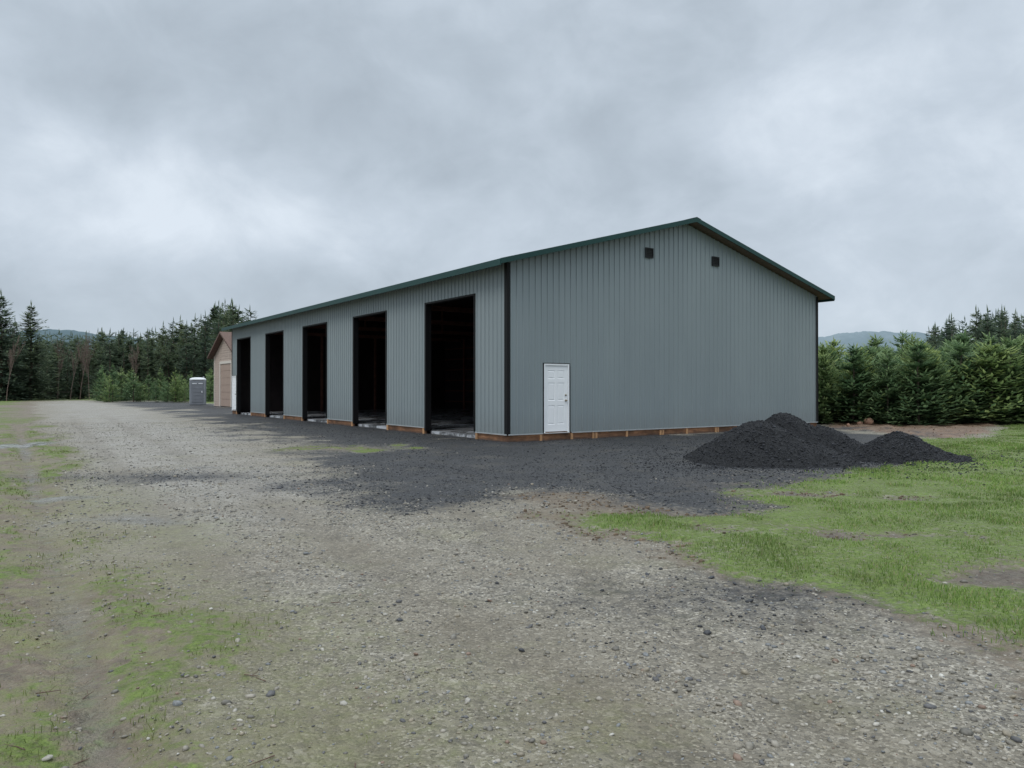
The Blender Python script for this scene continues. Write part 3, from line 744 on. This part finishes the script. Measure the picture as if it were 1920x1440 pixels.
young=kind(dict(h=4,r=1.75,levels=28,per=12,up=.24,cl=.34,npt=5,z0=.01,gaps=.06,pw=.75),fy,7,.05,.4)
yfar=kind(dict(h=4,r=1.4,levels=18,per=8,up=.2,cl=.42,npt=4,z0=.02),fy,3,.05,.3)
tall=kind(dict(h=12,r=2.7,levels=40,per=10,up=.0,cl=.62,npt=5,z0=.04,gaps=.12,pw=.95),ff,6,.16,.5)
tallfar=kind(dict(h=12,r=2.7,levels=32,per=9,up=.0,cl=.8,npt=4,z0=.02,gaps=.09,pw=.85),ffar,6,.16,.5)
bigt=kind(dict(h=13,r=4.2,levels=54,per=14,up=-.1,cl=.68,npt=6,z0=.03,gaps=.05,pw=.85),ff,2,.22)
def bare_mesh(h,seed):
    rg=random.Random(seed); T=MB(); Cn=MB()
    def br(p,d,L,r,lev):
        n=3; mbx=T if lev==0 else Cn
        for i in range(n):
            d=(d+Vector((rg.uniform(-.12,.12),rg.uniform(-.12,.12),rg.uniform(-.02,.2)))).normalized()
            q=p+d*L/n; r2=r*.78; mbx.cyl(p,q,r,r2,5 if lev<2 else 3,False)
            if lev<4:
                for k in range(2 if lev else 3):
                    if lev==0 and i==0: break
                    sd_=Vector((rg.uniform(-1,1),rg.uniform(-1,1),rg.uniform(.4,1.2))).normalized()
                    br(q,(d*.8+sd_*.6).normalized(),L*rg.uniform(.34,.52),max(r2*.5,.010),lev+1)
            p=q;r=r2
    br(Vector((0,0,-.1)),Vector((0,0,1)),h*.85,h*.010,0)
    res=[]
    for nm,m_ in(("trunk",T),("crown",Cn)):
        me=bpy.data.meshes.new(nm); me.from_pydata(m_.v,[],m_.f); me.materials.append(redbark); res.append(me)
    return (h,res[1],res[0])
bare=[bare_mesh(8,s_) for s_ in(1,2,3,4)]
def plant(kinds,x,y,h,label,cat,group,name,wide=1):
    H,cr,tr=random.choice(kinds); z=float(height(np.array([x]),np.array([y]))[0])
    e=empty(name,(x,y,z),random.uniform(0,6.28),label,cat,group); s=h/H
    e.scale=(s*wide,s*wide,s)
    link(bpy.data.objects.new("trunk",tr),e); link(bpy.data.objects.new("crown",cr),e)
def interp(v,tab):
    return float(np.interp(v,[a for a,_ in tab],[b for _,b in tab]))
rowY=[34.2,35.3,37,39.2,42,45.5,50]
for ri,ry in enumerate(rowY):
    x=.375*ry+random.uniform(0,1)
    while x<.72*ry+2:
        yy=ry+random.uniform(-.8,.8)-.05*(x-14)
        plant(young,x,yy,random.uniform(2.3,3.9)+(ri*.15),"dense young green fir in a plantation row","tree","young firs in the plantation","young_fir_tree",random.uniform(1.05,1.55))
        x+=random.uniform(.85,1.5)
tabR=[(1500,662),(1600,655),(1680,652),(1720,634),(1760,610),(1810,592),(1860,584),(1920,590),(2100,585)]
for i in range(95):
    u=random.uniform(1690,2080) if i<60 else random.uniform(1740,1960); Yd=random.uniform(64,105); xx=(u-960)/1442*Yd
    h=((727-interp(u,tabR))/1442*Yd+1.6)*random.uniform(.75,1.06)
    plant(tall,xx,Yd,h,"tall dark conifer rising behind the young firs","tree","tall conifers behind the plantation","conifer_tree",random.uniform(.95,1.35))
tabL=[(-150,600),(60,628),(140,630),(200,620),(260,626),(310,612),(350,600),(390,586),(410,574),(440,573),(480,585)]
for i in range(215):
    u=random.uniform(-120,480); Yd=random.uniform(106,160); xx=(u-960)/1442*Yd
    h=((727-interp(u,tabL))/1442*Yd+1.6)*random.uniform(.70,1.05)
    if 95<u<185: h*=.94
    plant(tallfar,xx,Yd,h,"dark conifer in the wood beyond the gravel drive","tree","conifers in the wood","conifer_tree",random.uniform(1.0,1.4))
for u,Yd,top in((410,104,570),(436,102,568),(385,106,588),(350,106,605),(428,106,578)):
    plant(tall,(u-960)/1442*Yd,Yd,((727-top)/1442*Yd+1.6),"tall conifer standing behind the tan garage","tree","conifers in the wood","conifer_tree",.95)
for u,Yd,top,w in((58,100,570,1.1),(2,96,550,1.1),(-60,98,560,1.0),(28,103,600,.9)):
    plant(bigt,(u-960)/1442*Yd,Yd,((727-top)/1442*Yd+1.6),"broad dark spruce at the edge of the field","tree","broad spruces by the field","spruce_tree",w)
for i in range(46):
    u=random.uniform(185,405); Yd=random.uniform(84,104); 
    plant(yfar,(u-960)/1442*Yd,Yd,random.uniform(2.0,4.4),"bushy young fir along the far side of the drive","tree","young firs along the drive","young_fir_tree",random.uniform(.9,1.3))
for u,Yd,top in((12,92,665),(108,104,672),(132,102,668),(150,102,664),(168,101,680),(250,103,678),(-20,96,650)):
    plant(bare,(u-960)/1442*Yd,Yd,(727-top)/1442*Yd+1.6,"leafless reddish grey deciduous tree near the drive","tree","bare trees by the drive","bare_tree",.85)
def woods(name,tab,Y0,Y1,n,u0,u1,mat):
    V0,F0,C0=conifer_mesh(12,2.8,16,6,55,0,1.3,.03,.8,3,.1)
    Vs=[];Fs=[];Cs=[];o=0
    for i in range(n):
        u=random.uniform(u0,u1);Yd=random.uniform(Y0,Y1); s=((727-interp(u,tab))/1442*Yd+1.6)/12*random.uniform(.75,1.08)
        a=random.uniform(0,6.28);ca,sa=math.cos(a),math.sin(a)
        v=V0*s*np.array([1.25,1.25,1]); v=np.stack([v[:,0]*ca-v[:,1]*sa+(u-960)/1442*Yd,v[:,0]*sa+v[:,1]*ca+Yd,v[:,2]],1)
        Vs.append(v);Fs.append(F0+o);Cs.append(C0);o+=len(V0)
    ob=bpy.data.objects.new(name,fast_mesh(name,np.concatenate(Vs),np.concatenate(Fs),mat,np.concatenate(Cs))); link(ob); ob["kind"]="stuff"
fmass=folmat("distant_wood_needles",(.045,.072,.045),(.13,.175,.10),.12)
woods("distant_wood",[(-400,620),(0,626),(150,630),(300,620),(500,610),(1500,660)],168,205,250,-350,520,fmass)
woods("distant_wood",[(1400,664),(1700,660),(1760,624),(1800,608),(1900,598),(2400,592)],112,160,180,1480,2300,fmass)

# hills
def hill(name,u0,u1,Yd,tab,colr,mist_col,seed):
    n=320; rows=14; us=np.linspace(u0,u1,n); V=[]
    top=np.interp(us,[a for a,_ in tab],[b for _,b in tab]); hx=(us-960)/1442*Yd
    hh=(727-top)/1442*Yd; hh=hh*(1+fbm(us,us*0,.012,seed,3)*.12)+np.abs(fbm(us,us*0,.4,seed+3,3))*3
    hh=np.maximum(hh,0)
    for j in range(rows):
        q=j/(rows-1); V.append(np.stack([hx,np.full(n,Yd-200*(1-q)),hh*q**1.1*(1+.06*fbm(us,us*0+j,.05,seed+9,3))-3],1))
    V=np.concatenate(V); i=np.arange(n*rows).reshape(rows,n)
    F=np.stack([i[:-1,:-1],i[:-1,1:],i[1:,1:],i[1:,:-1]],-1).reshape(-1,4)
    m,t,b=newmat(name+"_material"); p=pos(t); a=t.noise(p,.012,5,.6); bb=t.noise(p,.12,4,.7)
    c=t.mix(t.mr(a,.35,.7,0,1,True),(*colr,1),(*mist_col,1)); c=t.mix(1,c,t.ramp(bb,[(.3,(.94,.94,.95)),(.7,(1.05,1.05,1.05))]),'MULTIPLY')  # distance haze and paler mist patches are painted into the hill colour
    t.l.new(c,b.inputs['Base Color']); b.inputs['Roughness'].default_value=1; b.inputs['Specular IOR Level'].default_value=0
    o=bpy.data.objects.new(name,fast_mesh(name,V,F,m,None,True)); link(o); o["kind"]="structure"
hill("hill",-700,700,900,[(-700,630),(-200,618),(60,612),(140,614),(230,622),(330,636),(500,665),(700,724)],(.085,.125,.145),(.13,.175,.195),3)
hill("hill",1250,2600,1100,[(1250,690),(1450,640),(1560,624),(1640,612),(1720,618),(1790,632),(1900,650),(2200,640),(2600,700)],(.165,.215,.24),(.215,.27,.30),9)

# fence
fw=simple("weathered_wood",(.20,.18,.15),.9,.2)
fe=empty("field_fence",(-75,104,0),math.radians(12),"weathered wooden post and rail fence along the field","fence")
for i in range(9):
    mb=MB(); mb.box(i*2.5-.06,i*2.5+.06,-.06,.06,-.1,1.25); mb.obj("post",fw,fe)
for z_ in(.5,.95):
    mb=MB(); mb.box(-.1,20.1,-.085,-.062,z_,z_+.11); mb.obj("rail",fw,fe)

# ---------------------------------------------------------------- world
w=bpy.data.worlds.new("World"); S.world=w; w.use_nodes=True
t=NT(w.node_tree); bg=t.n['Background']
gen=t.new('ShaderNodeTexCoord').outputs['Generated']
sp=t.new('ShaderNodeSeparateXYZ'); t.l.new(gen,sp.inputs[0])
mp=t.new('ShaderNodeMapping'); t.l.new(gen,mp.inputs[0]); mp.inputs['Scale'].default_value=(1,1,1.35); mp.inputs['Rotation'].default_value=(.25,.12,.3); mp.inputs['Location'].default_value=(3.1,1.7,.4)
n1=t.noise(mp.outputs[0],2.6,5,.5,.25); n2=t.noise(mp.outputs[0],8,6,.58,.3)
cl=t.math('ADD',t.math('MULTIPLY',n1,.62),t.math('MULTIPLY',n2,.38))
def patch(az,el,w_,amp):
    a,e=math.radians(az),math.radians(el); d=(math.sin(a)*math.cos(e),math.cos(a)*math.cos(e),math.sin(e))
    vs=t.new('ShaderNodeVectorMath',operation='SUBTRACT'); t.l.new(gen,vs.inputs[0]); vs.inputs[1].default_value=d
    vm=t.new('ShaderNodeVectorMath',operation='MULTIPLY'); t.l.new(vs.outputs[0],vm.inputs[0]); vm.inputs[1].default_value=(1,1,1.9)
    ln=t.new('ShaderNodeVectorMath',operation='LENGTH'); t.l.new(vm.outputs[0],ln.inputs[0])
    return t.mr(ln.outputs['Value'],0,w_,amp,0,True)
for a in((-22,12,.28,.13),(-30,13,.22,.09),(-16,10.5,.16,.07),(-27,19,.36,-.09),(8,20,.5,.04),(30,22,.6,.05),(5,10,.4,-.02),(-14,6.5,.3,-.05)):
    cl=t.math('ADD',cl,patch(*a))
cc=t.ramp(cl,[(.32,(.41,.475,.545)),(.46,(.495,.57,.65)),(.58,(.59,.67,.76)),(.72,(.76,.84,.93))])
hz=t.mr(sp.outputs[2],0,.12,.75,0,True)
cc=t.mix(hz,cc,(.54,.63,.715,1))
cc=t.mix(1,cc,t.ramp(t.mr(sp.outputs[2],.47,1,0,1),[(0,(1,1,1)),(.35,(2.55,2.42,2.28)),(1,(3.3,3.08,2.86))]),'MULTIPLY')
sky=t.new('ShaderNodeTexSky',sky_type='NISHITA',sun_disc=False); sky.sun_elevation=math.radians(50); sky.sun_rotation=math.radians(215); 
sk=t.mix(1,sky.outputs[0],(.08,.08,.08,1),'MULTIPLY')
fin=t.mix(.05,cc,sk)
t.l.new(fin,bg.inputs[0]); bg.inputs[1].default_value=1.0
sl=bpy.data.lights.new("sun",'SUN'); sl.energy=.9; sl.angle=math.radians(25); sl.color=(1,.96,.90)
so=bpy.data.objects.new("sun",sl); link(so)
az,el=math.radians(215),math.radians(50)
d=Vector((math.sin(az)*math.cos(el),math.cos(az)*math.cos(el),math.sin(el)))
so.rotation_euler=(-d).to_track_quat('-Z','Y').to_euler()
